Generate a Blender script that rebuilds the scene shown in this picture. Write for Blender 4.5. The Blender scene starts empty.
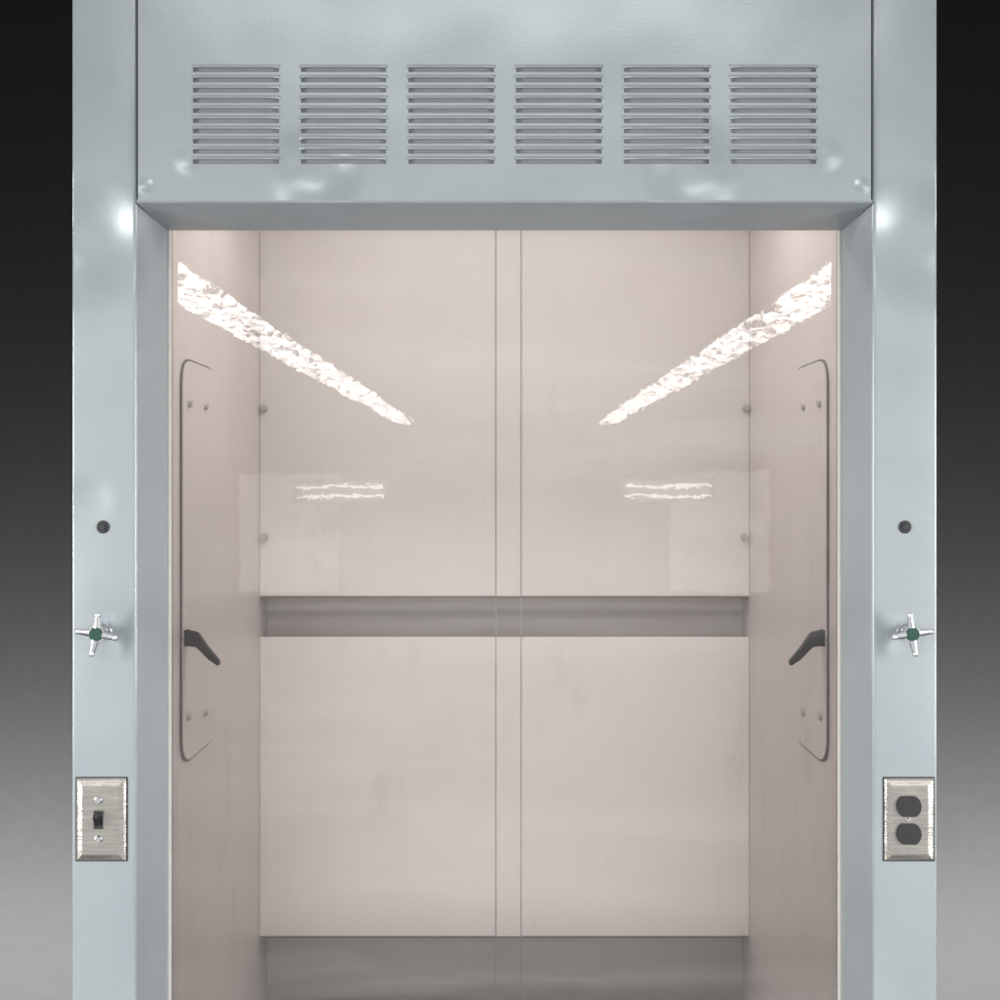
import bpy, bmesh, math, random
from mathutils import Matrix, Vector
random.seed(3)
scene=bpy.context.scene
F=1135.0; D=1.6; ZC=1.75; CX=504.5; CY=485.0
def X(px,y=0.0): return (px-CX)*(D+y)/F
def Z(py,y=0.0): return ZC+(CY-py)*(D+y)/F

# ------------------------------------------------------------ materials
def newmat(name):
    m=bpy.data.materials.new(name); m.use_nodes=True
    nt=m.node_tree; b=nt.nodes['Principled BSDF']
    return m,nt,b
def mth(nt,op,a,b=None,clamp=False):
    n=nt.nodes.new('ShaderNodeMath'); n.operation=op; n.use_clamp=clamp
    for i,v in enumerate((a,b)):
        if v is None: continue
        if isinstance(v,(int,float)): n.inputs[i].default_value=v
        else: nt.links.new(v,n.inputs[i])
    return n.outputs[0]
def noise(nt,scale,detail=4,rough=.5,vec=None,mapscale=None):
    g=nt.nodes.new('ShaderNodeNewGeometry')
    n=nt.nodes.new('ShaderNodeTexNoise'); n.inputs['Scale'].default_value=scale
    n.inputs['Detail'].default_value=detail; n.inputs['Roughness'].default_value=rough
    src=g.outputs['Position']
    if mapscale:
        mp=nt.nodes.new('ShaderNodeMapping'); mp.inputs['Scale'].default_value=mapscale
        nt.links.new(src,mp.inputs[0]); src=mp.outputs[0]
    nt.links.new(src,n.inputs['Vector'])
    return n.outputs['Fac']
def blob(nt,c,r):
    g=nt.nodes.new('ShaderNodeNewGeometry')
    d=nt.nodes.new('ShaderNodeVectorMath'); d.operation='DISTANCE'
    nt.links.new(g.outputs['Position'],d.inputs[0]); d.inputs[1].default_value=c
    m=nt.nodes.new('ShaderNodeMapRange'); m.interpolation_type='SMOOTHERSTEP'
    m.inputs['From Min'].default_value=0; m.inputs['From Max'].default_value=r
    m.inputs['To Min'].default_value=1; m.inputs['To Max'].default_value=0
    nt.links.new(d.outputs['Value'],m.inputs['Value'])
    return m.outputs[0]
def colmix(nt,fac,c1,c2):
    n=nt.nodes.new('ShaderNodeMix'); n.data_type='RGBA'
    nt.links.new(fac,n.inputs['Factor']); n.inputs['A'].default_value=(*c1,1); n.inputs['B'].default_value=(*c2,1)
    return n.outputs['Result']
def ramp(nt,fac,a,b):
    m=nt.nodes.new('ShaderNodeMapRange'); m.inputs['From Min'].default_value=a; m.inputs['From Max'].default_value=b
    nt.links.new(fac,m.inputs['Value']); return m.outputs[0]
def bump(nt,b,h,dist,strength=1.0):
    n=nt.nodes.new('ShaderNodeBump'); n.inputs['Distance'].default_value=dist; n.inputs['Strength'].default_value=strength
    nt.links.new(h,n.inputs['Height']); nt.links.new(n.outputs[0],b.inputs['Normal'])

def paint_mat(name,dents):
    m,nt,b=newmat(name)
    f=ramp(nt,noise(nt,5,3,.6),.3,.7)
    f3=mth(nt,'MULTIPLY',noise(nt,300,1),.35)
    f=mth(nt,'ADD',mth(nt,'MULTIPLY',f,.65),f3)
    nt.links.new(colmix(nt,f,(.218,.246,.263),(.262,.292,.308)),b.inputs['Base Color'])
    b.inputs['Roughness'].default_value=.32; b.inputs['Metallic'].default_value=.22
    h=mth(nt,'MULTIPLY',noise(nt,260,1),.00010)
    h=mth(nt,'ADD',h,mth(nt,'MULTIPLY',noise(nt,4.5,1),.010))
    for (px,py,r_,a) in dents:
        h=mth(nt,'ADD',h,mth(nt,'MULTIPLY',blob(nt,(X(px),0,Z(py)),r_),a))
    bump(nt,b,h,1.0)
    return m
M_head=paint_mat('header_paint',[(190,160,.03,-.004),(292,150,.035,-.004),(318,176,.085,-.018),(690,176,.09,-.018),
    (825,155,.035,-.004),(147,186,.018,-.004),(861,186,.018,-.004)])
M_post=paint_mat('post_paint',[(94,238,.12,-.023),(916,238,.12,-.023),(112,640,.035,-.002),(905,640,.035,-.002),(90,500,.05,-.003)])

def liner(name,k):
    m,nt,b=newmat(name)
    f=ramp(nt,noise(nt,3.2,5,.65),.32,.68)
    f=mth(nt,'ADD',mth(nt,'MULTIPLY',f,.7),mth(nt,'MULTIPLY',noise(nt,240,1),.3))
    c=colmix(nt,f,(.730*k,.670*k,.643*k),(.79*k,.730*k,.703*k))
    f2=ramp(nt,noise(nt,7,5,.7,mapscale=(1,1,.35)),.58,.80)
    n=nt.nodes.new('ShaderNodeMix'); n.data_type='RGBA'; nt.links.new(mth(nt,'MULTIPLY',f2,.5),n.inputs['Factor'])
    nt.links.new(c,n.inputs['A']); n.inputs['B'].default_value=(.54*k,.495*k,.47*k,1)
    nt.links.new(n.outputs['Result'],b.inputs['Base Color'])
    b.inputs['Roughness'].default_value=.38
    bump(nt,b,mth(nt,'ADD',mth(nt,'MULTIPLY',noise(nt,320,1),.00012),mth(nt,'MULTIPLY',noise(nt,5,1),.004)),1.0)
    return m
M_liner=liner('liner_panel',1.0); M_rear_shade=liner('rear_wall_shade',.76)  # rear wall is the liner darkened: slot shade put into its colour

def flat(name,col,rough=.5,metal=0,ns=40,var=.12):
    m,nt,b=newmat(name)
    f=noise(nt,ns,3)
    nt.links.new(colmix(nt,f,tuple(c*(1-var) for c in col),tuple(min(1,c*(1+var)) for c in col)),b.inputs['Base Color'])
    b.inputs['Roughness'].default_value=rough; b.inputs['Metallic'].default_value=metal
    return m
M_gasket=flat('grey_gasket',(.16,.145,.135),.7)
M_seal=flat('beige_seal',(.36,.33,.31),.6)
M_trim=flat('cream_trim',(.42,.41,.39),.45)
M_black=flat('black_plastic',(.006,.006,.007),.5)
M_dark=flat('vent_inner_grey',(.25,.27,.28),.8)
M_bronze=flat('dark_bronze',(.025,.020,.018),.45,.3)
M_green=flat('green_cap',(.006,.04,.026),.35)
M_chrome=flat('chrome',(.70,.71,.72),.16,1)
M_bolt=flat('liner_bolt',(.48,.44,.41),.3)
M_outer=flat('carcass_paint',(.28,.31,.33),.5)
M_top=flat('epoxy_worktop',(.05,.05,.05),.4)
m,nt,b=newmat('brushed_steel'); M_steel=m
f=noise(nt,90,4,.6,mapscale=(.25,1,5))
nt.links.new(colmix(nt,f,(.34,.325,.30),(.48,.46,.425)),b.inputs['Base Color'])
b.inputs['Metallic'].default_value=.9
nt.links.new(mth(nt,'ADD',mth(nt,'MULTIPLY',f,.25),.15),b.inputs['Roughness'])
bump(nt,b,mth(nt,'ADD',mth(nt,'MULTIPLY',f,.0003),mth(nt,'MULTIPLY',noise(nt,18,1),.004)),1.0)

# glass: clear sheet, mirror reflection by Fresnel (both faces of the pane summed), dusty haze streaks painted in for soft reflections
m=bpy.data.materials.new('sash_glass'); m.use_nodes=True; nt=m.node_tree; nt.nodes.clear(); M_glass=m
o=nt.nodes.new('ShaderNodeOutputMaterial'); mx=nt.nodes.new('ShaderNodeMixShader')
tr=nt.nodes.new('ShaderNodeBsdfTransparent'); tr.inputs[0].default_value=(.985,.98,.972,1)
gl=nt.nodes.new('ShaderNodeBsdfGlossy'); gl.inputs['Roughness'].default_value=.014
fr=nt.nodes.new('ShaderNodeFresnel'); fr.inputs['IOR'].default_value=1.5
bp=nt.nodes.new('ShaderNodeBump'); bp.inputs['Distance'].default_value=1.0
h=mth(nt,'ADD',mth(nt,'MULTIPLY',noise(nt,50,2,.6),.000028),mth(nt,'MULTIPLY',noise(nt,6,1),.0002))
nt.links.new(h,bp.inputs['Height']); nt.links.new(bp.outputs[0],gl.inputs['Normal'])
nt.links.new(mth(nt,'MULTIPLY',fr.outputs[0],1.8,True),mx.inputs[0])
nt.links.new(tr.outputs[0],mx.inputs[1]); nt.links.new(gl.outputs[0],mx.inputs[2])
df=nt.nodes.new('ShaderNodeBsdfDiffuse'); df.inputs[0].default_value=(.8,.79,.77,1)
dm=nt.nodes.new('ShaderNodeMixShader')
haze=mth(nt,'MULTIPLY',ramp(nt,noise(nt,2.2,5,.65,mapscale=(.55,1,5)),.48,.78),.06)
nt.links.new(haze,dm.inputs[0]); nt.links.new(mx.outputs[0],dm.inputs[1]); nt.links.new(df.outputs[0],dm.inputs[2])
nt.links.new(dm.outputs[0],o.inputs[0])

def emis(name,col,s,ns,lo,a=.36,b_=.50,ms=None):
    m=bpy.data.materials.new(name); m.use_nodes=True; nt=m.node_tree; nt.nodes.clear()
    o=nt.nodes.new('ShaderNodeOutputMaterial'); e=nt.nodes.new('ShaderNodeEmission'); e.inputs[0].default_value=(*col,1)
    f=ramp(nt,noise(nt,ns,3,.7,mapscale=ms),a,b_)
    st=mth(nt,'ADD',mth(nt,'MULTIPLY',f,s*(1-lo)),s*lo)
    nt.links.new(st,e.inputs[1]); nt.links.new(e.outputs[0],o.inputs[0]); return m
M_diff=emis('prismatic_diffuser',(1,.985,.96),13,20,.03,.41,.53,(1,.5,1))
M_tube=emis('fluorescent_tube',(1,.97,.94),8,3,.8)
M_win=emis('frosted_pane',(1,.98,.95),1.7,1.2,.75)
M_house=flat('white_enamel',(.7,.7,.68),.5)

# ------------------------------------------------------------ mesh helpers
def mk(name,bm,mat,origin=(0,0,0),smooth=False,parent=None):
    me=bpy.data.meshes.new(name)
    bmesh.ops.translate(bm,vec=-Vector(origin),verts=bm.verts)
    bmesh.ops.recalc_face_normals(bm,faces=bm.faces)
    bm.to_mesh(me); bm.free()
    for mm in (mat if isinstance(mat,list) else [mat]): me.materials.append(mm)
    if smooth:
        me.shade_smooth()
        try: me.set_sharp_from_angle(angle=math.radians(35))
        except Exception: pass
    ob=bpy.data.objects.new(name,me); scene.collection.objects.link(ob)
    ob.location=origin
    if parent: par(ob,parent)
    return ob
WL={}
def wloc(o):
    v=Vector(o.location)
    return WL.get(o.name,v)
def par(o,p):
    WL[o.name]=Vector(o.location)
    pl=wloc(p); o.parent=p; o.matrix_parent_inverse=Matrix.Identity(4); o.location=WL[o.name]-pl
def box(name,x0,x1,y0,y1,z0,z1,mat,bev=0,parent=None,seg=2):
    bm=bmesh.new(); bmesh.ops.create_cube(bm,size=1)
    for v in bm.verts:
        v.co=Vector(((x0+x1)/2+v.co.x*(x1-x0),(y0+y1)/2+v.co.y*(y1-y0),(z0+z1)/2+v.co.z*(z1-z0)))
    if bev: bmesh.ops.bevel(bm,geom=bm.edges[:],offset=bev,segments=seg,affect='EDGES',profile=.5)
    return mk(name,bm,mat,((x0+x1)/2,(y0+y1)/2,(z0+z1)/2),False,parent)
def addbox(bm,x0,x1,y0,y1,z0,z1):
    r=bmesh.ops.create_cube(bm,size=1)
    for v in r['verts']:
        v.co=Vector(((x0+x1)/2+v.co.x*(x1-x0),(y0+y1)/2+v.co.y*(y1-y0),(z0+z1)/2+v.co.z*(z1-z0)))
def cyl(bm,p0,p1,r0,r1,seg=24):
    p0=Vector(p0);p1=Vector(p1);d=p1-p0
    q=d.to_track_quat('Z','Y').to_matrix().to_4x4()
    bmesh.ops.create_cone(bm,cap_ends=True,segments=seg,radius1=r0,radius2=r1,depth=d.length,matrix=Matrix.Translation((p0+p1)/2)@q)
def fillet(pts,seg=5):
    out=[];n=len(pts)
    for i,(x,y,r) in enumerate(pts):
        p=Vector((x,y)); 
        if r<=0: out.append(p); continue
        a=(Vector(pts[i-1][:2])-p).normalized(); b=(Vector(pts[(i+1)%n][:2])-p).normalized()
        ang=a.angle(b); t=r/math.tan(ang/2)
        s=p+a*t; e=p+b*t
        for k in range(seg+1):
            u=k/seg; out.append((1-u)**2*s+2*u*(1-u)*p+u*u*e)
    return out
def prism(bm,pts,axis,a0,a1):
    def co(p,a):
        return {'z':(p[0],p[1],a),'y':(p[0],a,p[1]),'x':(a,p[0],p[1])}[axis]
    v0=[bm.verts.new(co(p,a0)) for p in pts]; v1=[bm.verts.new(co(p,a1)) for p in pts]
    n=len(pts)
    for i in range(n): bm.faces.new((v0[i],v0[(i+1)%n],v1[(i+1)%n],v1[i]))
    bm.faces.new(v0[::-1]); bm.faces.new(v1)

# ------------------------------------------------------------ fume hood
hood=bpy.data.objects.new('fume_hood',None); scene.collection.objects.link(hood)
hood.location=(0,.4,0); WL['fume_hood']=Vector((0,.4,0))
hood['label']="blue-grey steel laboratory fume hood with louvred header and glass sash"
hood['category']="fume hood"

XO=X(937); XF=.5195; XI=.503; ZT=ZC+.80; ZB=.62
HY=-.006
ZL=Z(203,HY); ZI=ZC+.380
posts=[]
for s in (-1,1):
    pts=[(s*XO,.84,0),(s*XO,0,.003),(s*XF,0,.006),(s*XI,.08,.004),(s*XI,.094,0),(s*(XI+.012),.094,0),(s*(XI+.012),.11,0),(s*(XO-.004),.11,0),(s*(XO-.004),.84,0)]
    bm=bmesh.new(); prism(bm,fillet(pts),'z',.10,ZT)
    posts.append(mk('side_post',bm,M_post,(s*(XO+XI)/2,.04,ZB),True,hood))

# header panel with cut slots
vx=[(193,279),(301,386),(408.5,494),(516,601.5),(624,709),(731,816)]
rows=[69.5+10.2*i for i in range(10)]
SH=.0072
xs=[X(138,HY)]; 
for a,b_ in vx: xs+= [X(a,HY),X(b_,HY)]
xs.append(X(871,HY))
zs=[ZL+.004]
for r in rows[::-1]:
    zc=Z(r,HY); zs+=[zc-SH/2,zc+SH/2]
zs.append(ZT)
bm=bmesh.new()
g=[[bm.verts.new((x,HY,z)) for z in zs] for x in xs]
for i in range(len(xs)-1):
    for j in range(len(zs)-1):
        if i%2==1 and 1<=j<len(zs)-2 and j%2==1: continue
        bm.faces.new((g[i][j],g[i+1][j],g[i+1][j+1],g[i][j+1]))
head=mk('header_panel',bm,M_head,(0,HY,ZL+.2),False,hood)
so=head.modifiers.new('sheet','SOLIDIFY'); so.thickness=.0012; so.offset=-1
for x in (xs[0],xs[-1]):
    s=1 if x>0 else -1
    a,b_=sorted((x-s*.0002,x-s*.0022))
    box('header_edge_fold',a,b_,HY+.0013,-.0001,ZL+.006,ZT-.001,M_head,0,head)
bm=bmesh.new()
prof=[(HY,ZL+.0045),(HY+.0004,ZL+.002),(HY+.0018,ZL+.0005),(HY+.005,ZL-.0006),(.08,ZI),(.095,ZI),(.095,ZI+.002),(.08,ZI+.003),(HY+.006,ZL+.003),(HY+.0035,ZL+.0045)]
def lw(y): 
    t=max(0,min(1,(y-HY)/(.08-HY))); return .5155+(XI-.5155)*t+.0015
va=[bm.verts.new((-lw(y),y,z)) for y,z in prof]; vb=[bm.verts.new((lw(y)+ (0.0),y,z)) for y,z in prof]
n=len(prof)
for i in range(n): bm.faces.new((va[i],va[(i+1)%n],vb[(i+1)%n],vb[i]))
bm.faces.new(va); bm.faces.new(vb[::-1])
mk('header_lip',bm,M_head,(0,.04,ZL),True,hood)
box('header_back_plate',-XI+.001,XI-.001,.085,.094,ZI+.0035,ZT-.01,M_outer,0,hood)
bm=bmesh.new(); addbox(bm,-.5,.5,-.0015,.002,ZL+.02,ZT-.02)
mk('vent_backing',bm,M_dark,(0,0,ZL+.2),False,hood)

# louvres
W=X(279,HY)-X(193,HY)
bm=bmesh.new()
for r in rows:
    zc=Z(r,HY)-Z(rows[0],HY)
    prof=[(0,.0066),(-.0014,.0058),(-.0028,.0046),(-.0036,.0032),(-.0038,.0020),(-.0032,.0019),(-.0028,.0032),(-.0018,.0044),(.0008,.0054)]
    nx=16; cols=[]
    for k in range(nx+1):
        u=-W/2-.0012+(W+.0024)*k/nx if 0<k<nx else (-W/2-.002 if k==0 else W/2+.002)
        e=min(1,min(k,nx-k)/1.6); e=e**.6
        cols.append([bm.verts.new((u,y*e if y<0 else y,zc+z)) for y,z in prof])
    for k in range(nx):
        for j in range(len(prof)-1):
            bm.faces.new((cols[k][j],cols[k+1][j],cols[k+1][j+1],cols[k][j+1]))
v0=mk('louvre_vent',bm,M_head,(0,0,0),True)
vents=[]
for i,(a,b_) in enumerate(vx):
    v=v0 if i==0 else v0.copy()
    if i: scene.collection.objects.link(v)
    v.location=((X(a,HY)+X(b_,HY))/2,HY-.0002,Z(rows[0],HY))
    v.name='louvre_vent' if i==0 else 'louvre_vent.%03d'%i
    vents.append(v)
for v in vents: par(v,head)

# interior
YB=.73; YR=.80
for s in (-1,1):
    a,b_=sorted((s*XI,s*(XI+.006)))
    w=box('side_liner',a,b_,.112,YR+.01,.55,ZC+.70,M_liner,0,hood)
    a,b_=sorted((s*(XI-.0035),s*(XI+.010)))
    box('sash_track',a,b_,.0955,.111,ZB,ZC+.70,M_trim,.0012,hood)
box('rear_wall',-XI+.0005,XI-.0005,YR,YR+.008,.55,ZC+.70,M_rear_shade,0,hood)
box('ceiling_liner',-XI+.0005,XI-.0005,.113,YR-.001,ZC+.69,ZC+.70,M_liner,0,hood)
def baffle(z0,z1):
    o=box('back_baffle',-XI+.0005,XI-.0005,YB,YB+.006,z0,z1,M_liner,.0012,hood)
    a=X(496,YB); b_=X(521,YB)
    c=box('centre_strip',a,b_,YB-.0014,YB-.0003,z0,z1,M_liner,0,o)
    return o
baffle(Z(597,YB),ZC+.685)
baffle(Z(937,YB),Z(637,YB))
baffle(.56,Z(1003,YB))
for px in (496,521):
    x=X(px,YB); box('joint_seal',x-.0010,x+.0010,YB-.0022,YB-.0004,.56,ZC+.685,M_seal,0,hood)
for py in (597,937):
    box('baffle_edge_trim',-XI+.003,XI-.003,YB-.002,YB-.0003,Z(py,YB)-.001,Z(py,YB)+.002,M_gasket,0,hood)
for s,cols in ((-1,((263,408),(264,537))),(1,((747,408),(745,537)))):
    for px,py in cols:
        bm=bmesh.new(); x=X(px,YB-.01); z=Z(py,YB-.01)
        cyl(bm,(x,YB-.002,z),(x,YB-.012,z),.0075,.0055,20)
        mk('baffle_bolt',bm,M_bolt,(x,YB,z),True,hood)

def rrect(y0,y1,z0,z1,r):
    return fillet([(y0,z0,r),(y1,z0,r),(y1,z1,r),(y0,z1,r)],8)
y0=.160; y1=.36
zt=ZC+.1975; zb=ZC-.4355
for s in (-1,1):
    bm=bmesh.new(); prism(bm,rrect(y0-.002,y1+.002,zb-.002,zt+.002,.047),'x',s*(XI-.0003),s*(XI-.0028))
    bm2=bmesh.new(); prism(bm2,rrect(y0+.001,y1-.001,zb+.001,zt-.001,.045),'x',s*(XI-.0004),s*(XI-.0045))
    ap=mk('access_panel',bm2,M_liner,(s*XI,(y0+y1)/2,(zt+zb)/2),False,hood)
    mk('panel_gasket',bm,M_gasket,(s*XI,(y0+y1)/2,(zt+zb)/2),False,ap)
    for px,py in ((190,403),(206,406),(189,716),(206,712)):
        d=F*(XI-.006)/(CX-px); yy=d-D
        zz=Z(py,yy)
        bm=bmesh.new(); cyl(bm,(s*(XI-.004),yy,zz),(s*(XI-.009),yy,zz),.0085,.0055,20)
        mk('panel_bolt',bm,M_bolt,(s*(XI-.005),yy,zz),True,ap)
    yl=.165
    poly=[(171,629),(180,625),(183,631),(197,633),(207,648),(219,662),(218,666.5),(208,660),(196,646),(184,645),(182,652),(172,652)]
    pts=[(s*-X(px,yl),Z(py,yl)) for px,py in poly]
    bm=bmesh.new(); prism(bm,pts,'y',yl,yl+.014)
    bmesh.ops.bevel(bm,geom=bm.edges[:],offset=.0016,segments=2,affect='EDGES')
    lv=mk('latch_lever',bm,M_bronze,(s*XI,yl,Z(640,yl)),True,hood)
    bm=bmesh.new(); cyl(bm,(s*-X(180,yl),yl+.002,Z(639,yl)),(s*-X(180,yl),yl-.006,Z(639,yl)),.006,.005,18)
    mk('lever_pivot',bm,M_bronze,(s*-X(180,yl),yl,Z(639,yl)),True,lv)
bm=bmesh.new()
vs=[bm.verts.new(p) for p in ((-XI+.003,.103,ZB),(XI-.003,.103,ZB),(XI-.003,.103,ZC+.5),(-XI+.003,.103,ZC+.5))]
bm.faces.new(vs); mk('sash_glass',bm,M_glass,(0,.103,ZC),False,hood)

box('carcass_top',-XO+.001,XO-.001,.003,.838,ZT,ZT+.012,M_outer,0,hood)
box('carcass_back',-XO+.005,XO-.005,.82,.838,.10,ZT-.001,M_outer,0,hood)
box('work_surface',-XI-.004,XI+.004,.02,.79,.50,.55,M_top,.004,hood)
box('base_cabinet',-XI+.002,XI-.002,.05,.80,.0,.498,M_outer,.003,hood)

def hole(px,py,p):
    bm=bmesh.new(); x=X(px);z=Z(py)
    cyl(bm,(x,.0,z),(x,-.0022,z),.0092,.0080,28)
    cyl(bm,(x,-.001,z),(x,-.0035,z),.0058,.0045,24)
    mk('plug_button',bm,M_black,(x,0,z),True,p)
hole(103,527,posts[0]); hole(905,527,posts[1])
def valve(px,py,arms,p):
    H=-.026
    x=X(px,H);z=Z(py,H)
    bm=bmesh.new()
    cyl(bm,(x,0,z),(x,-.004,z),.013,.0115,28)
    cyl(bm,(x,-.004,z),(x,-.018,z),.0075,.0075,20)
    cyl(bm,(x,-.016,z),(x,-.029,z),.0105,.0115,28)
    for (ax,ay) in arms:
        dx=(ax-px)*.00138; dz=-(ay-py)*.00138
        c=Vector((x,-.024,z)); ex=Vector((x+dx,-.029,z+dz))
        cyl(bm,c,c+(ex-c)*.90,.0066,.0036,14)
        bmesh.ops.create_uvsphere(bm,u_segments=12,v_segments=8,radius=.0042,matrix=Matrix.Translation(c+(ex-c)*.90))
    v=mk('gas_valve',bm,M_chrome,(x,0,z),True,p)
    bm=bmesh.new(); cyl(bm,(x,-.029,z),(x,-.032,z),.0100,.0084,28)
    mk('valve_cap',bm,M_green,(x,-.029,z),True,v)
valve(96.5,634,((98.5,613),(118,638),(77,631),(92,656)),posts[0])
valve(912,634,((909,613),(932,631),(892,637),(915,656)),posts[1])

def plate(name,x0,x1,p):
    ya=Z(778);yb=Z(860)
    a=X(x0);b_=X(x1)
    bm=bmesh.new()
    rings=[(0,0),(0,-.0018),(.0026,-.0040),(.0085,-.0060),(.0095,-.0063)]
    rv=[]
    for ins,y in rings:
        rv.append([bm.verts.new((xx,y,zz)) for xx,zz in ((a+ins,yb+ins),(b_-ins,yb+ins),(b_-ins,ya-ins),(a+ins,ya-ins))])
    for i in range(len(rv)-1):
        for k in range(4): bm.faces.new((rv[i][k],rv[i][(k+1)%4],rv[i+1][(k+1)%4],rv[i+1][k]))
    bm.faces.new(rv[-1]); bm.faces.new(rv[0][::-1])
    pl=mk(name,bm,M_steel,((a+b_)/2,0,(ya+yb)/2),False,p)
    bm=bmesh.new(); e=.0016
    addbox(bm,a-e,b_+e,-.0009,-.0001,yb-e,ya+e)
    mk('plate_gasket',bm,M_black,((a+b_)/2,0,(ya+yb)/2),False,pl)
    return pl
def screw(px,py,p,r=.0058):
    x=X(px);z=Z(py); bm=bmesh.new()
    cyl(bm,(x,-.006,z),(x,-.0088,z),r,r*.7,20)
    sc=mk('plate_screw',bm,M_chrome,(x,-.006,z),True,p)
sp=plate('switch_plate',77,126.5,posts[0])
bm=bmesh.new(); x=X(100);z=Z(818.5); addbox(bm,x-.0062,x+.0062,-.0078,-.006,z-.0125,z+.0125)
sb=mk('switch_slot',bm,M_black,(x,-.007,z),False,sp)
bm=bmesh.new(); prism(bm,[(-.0065,z-.004),(-.017,z+.010),(-.020,z+.006),(-.009,z-.0075)],'x',x-.0035,x+.0035)
mk('switch_toggle',bm,M_black,(x,-.007,z),False,sp)
screw(100,799,sp);screw(100,838,sp)
op=plate('outlet_plate',884,933.5,posts[1])
for py in (805,832.5):
    x=X(907);z=Z(py)
    bm=bmesh.new(); pts=[]
    for k in range(40):
        t=2*math.pi*k/40; pts.append((x+.0172*math.cos(t),z+max(-.0142,min(.0142,.0172*math.sin(t)))))
    prism(bm,pts,'y',-.006,-.0098)
    so_=mk('outlet_socket',bm,M_black,(x,-.008,z),True,op)
screw(907,818.7,op,.003)

# ------------------------------------------------------------ lamps seen mirrored in the glass
zl=ZC+.80
def ceil_lamp(s):
    e=bpy.data.objects.new('ceiling_lamp' ,None); scene.collection.objects.link(e)
    e.location=(s*1.30,-7.7,zl); WL[e.name]=Vector(e.location)
    e['label']="long white ceiling strip lamp with glowing prismatic diffuser"; e['category']="ceiling lamp"; e['group']="ceiling strip lamps over the room"
    x=s*1.30; ya,yb=-12.6,-2.2
    bm=bmesh.new(); prism(bm,[(x-.14,zl),(x+.14,zl),(x+.12,zl+.06),(x+.06,zl+.09),(x-.06,zl+.09),(x-.12,zl+.06)],'y',ya,yb)
    mk('lamp_housing',bm,M_house,(x,-7.7,zl),False,e)
    bm=bmesh.new(); prism(bm,[(x-.13,zl-.002),(x-.11,zl-.018),(x+.11,zl-.018),(x+.13,zl-.002)],'y',ya+.02,yb-.02)
    mk('lamp_diffuser',bm,M_diff,(x,-7.7,zl),False,e)
ceil_lamp(-1); ceil_lamp(1)
def far_lamp(s):
    d=9.0; y=1.806-d
    k=d/F
    x0,x1=sorted((s*208.5*k,s*121*k)); xm=(x0+x1)/2
    e=bpy.data.objects.new('tube_lamp',None); scene.collection.objects.link(e)
    e.location=(xm,y,ZC-.05); WL[e.name]=Vector(e.location)
    e['label']="twin fluorescent tube lamp on a white backing tray"; e['category']="tube lamp"; e['group']="twin tube lamps facing the hood"
    box('lamp_tray',x0-.03,x1+.03,y-.06,y-.03,ZC-.14,ZC+.05,M_house,.004,e)
    for zz in (ZC-.008,ZC-.09):
        bm=bmesh.new(); cyl(bm,(x0,y,zz),(x1,y,zz),.0115,.0115,10)
        mk('lamp_tube',bm,M_tube,(xm,y,zz),True,e)
    # frosted, lit door pane further back
    d=10.5; y=1.806-d; k=d/F
    x0,x1=sorted((s*265*k,s*165*k)); xm=(x0+x1)/2; za=ZC-107*k; zb_=ZC+13*k
    fp=box('frosted_pane',x0,x1,y-.02,y,za,zb_,M_win,.004,None)
    fp['label']="frosted glass door pane lit from behind"; fp['category']="window pane"; fp['group']="frosted panes facing the hood"
    bm=bmesh.new()
    for q in ((x0-.06,x0,za-.06,zb_+.06),(x1,x1+.06,za-.06,zb_+.06),(x0,x1,za-.06,za),(x0,x1,zb_,zb_+.06)):
        addbox(bm,q[0],q[1],y-.03,y+.01,q[2],q[3])
    WL[fp.name]=Vector(fp.location)
    mk('pane_frame',bm,M_house,(xm,y,ZC),False,fp)
far_lamp(-1); far_lamp(1)
M_tube.cycles.emission_sampling='NONE'; M_win.cycles.emission_sampling='NONE'

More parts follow.
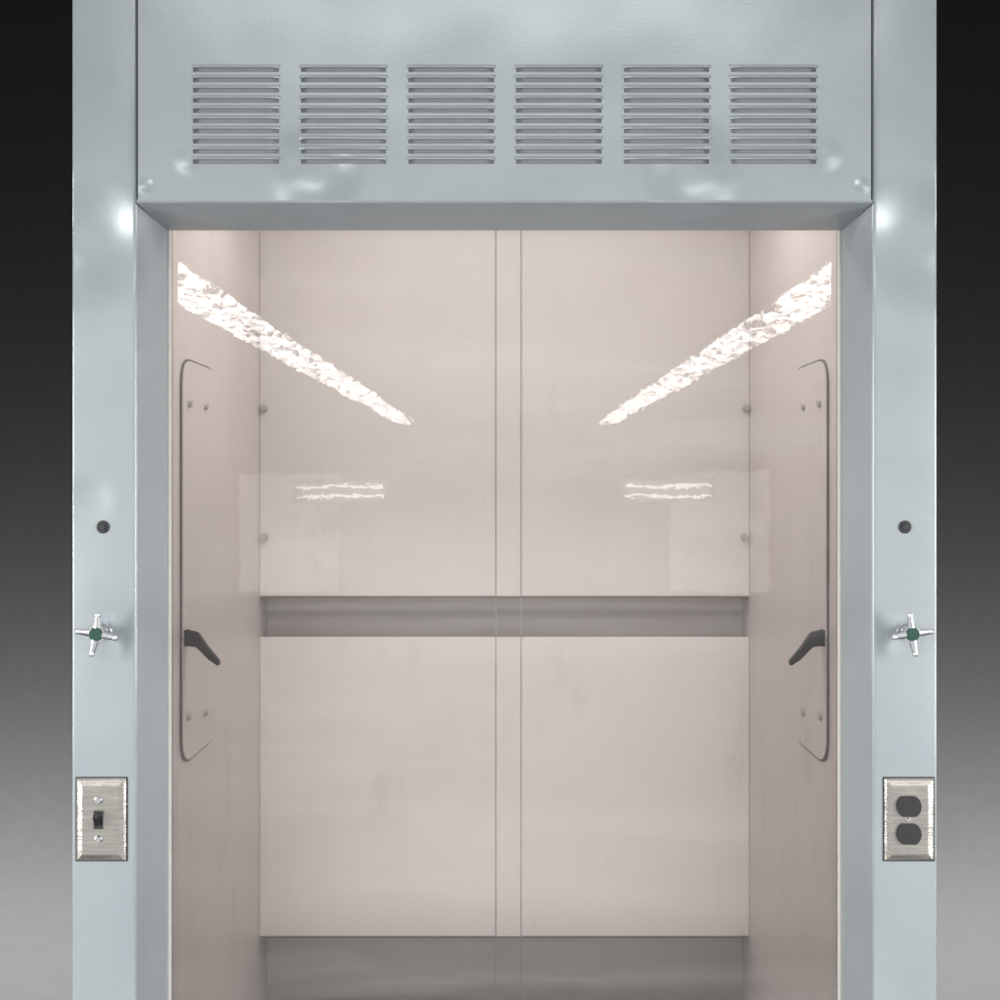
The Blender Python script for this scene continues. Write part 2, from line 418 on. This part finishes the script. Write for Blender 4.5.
# ------------------------------------------------------------ backdrop
BY=2.0
m,nt,b=newmat('backdrop_cloth')
nt.links.new(colmix(nt,noise(nt,30,3),(.0056,.0056,.0057),(.0064,.0064,.0065)),b.inputs['Base Color']); b.inputs['Roughness'].default_value=.95
b.inputs['Specular IOR Level'].default_value=0
M_bd=m
bm=bmesh.new()
prof=[(-.9,0)]+[(BY-.1+.1*math.sin(t*math.pi/12),.1-.1*math.cos(t*math.pi/12)) for t in range(7)]+[(BY,4.5)]
prev=None
for y,z in prof:
    cur=[bm.verts.new((-4,y,z)),bm.verts.new((4,y,z))]
    if prev: bm.faces.new((prev[0],prev[1],cur[1],cur[0]))
    prev=cur
bd=mk('backdrop',bm,M_bd,(0,0,0),True); bd['kind']="structure"; bd['label']="black velvet studio backdrop sweeping down to the floor"

# ------------------------------------------------------------ lights
def area(name,loc,tgt,sx,sy,p,col=(1,1,1),spread=180):
    l=bpy.data.lights.new(name,'AREA'); l.shape='RECTANGLE'; l.size=sx; l.size_y=sy; l.energy=p; l.color=col; l.spread=math.radians(spread)
    o=bpy.data.objects.new(name,l); scene.collection.objects.link(o); o.location=loc
    o.rotation_euler=(Vector(tgt)-Vector(loc)).to_track_quat('-Z','Y').to_euler(); return o
area('key_light',(0,-2.0,ZC+1.75),(0,.1,ZC-.1),1.9,.4,9.5,(1,.99,.97),120)
area('interior_fill_light',(0,.30,ZC+.66),(0,.42,ZC-.3),.9,.08,3.3,(1,.98,.96),180)  # unseen fill added above the opening to brighten the interior
area('low_fill_light',(0,-1.15,ZC-1.65),(0,.73,ZC-.45),1.3,.25,2.3,(1,.98,.96),80)
for s in (-1,1):
    area('side_light',(s*2.3,-1.25,ZC-.15),(-s*.42,.40,ZC-.55),.5,1.2,14,(1,.985,.965),70)
    area('backdrop_light',(s*1.5,.87,.12),(s*1.5,BY,.36),1.2,.12,600,(1,1,1),136)
w=bpy.data.worlds.new("World"); scene.world=w; w.use_nodes=True
w.node_tree.nodes['Background'].inputs[0].default_value=(.99,.99,1,1); w.node_tree.nodes['Background'].inputs[1].default_value=.74

cam=bpy.data.cameras.new('camera'); co=bpy.data.objects.new('camera',cam); scene.collection.objects.link(co)
co.location=(0,-D,ZC); co.rotation_euler=(math.radians(90),0,0); cam.lens=F/1000*36; cam.sensor_width=36
cam.shift_x=-.0045; cam.shift_y=-.015; cam.clip_end=100; cam.clip_start=.01
scene.camera=co
scene.view_settings.view_transform='Standard'; scene.view_settings.look='None'; scene.view_settings.exposure=0
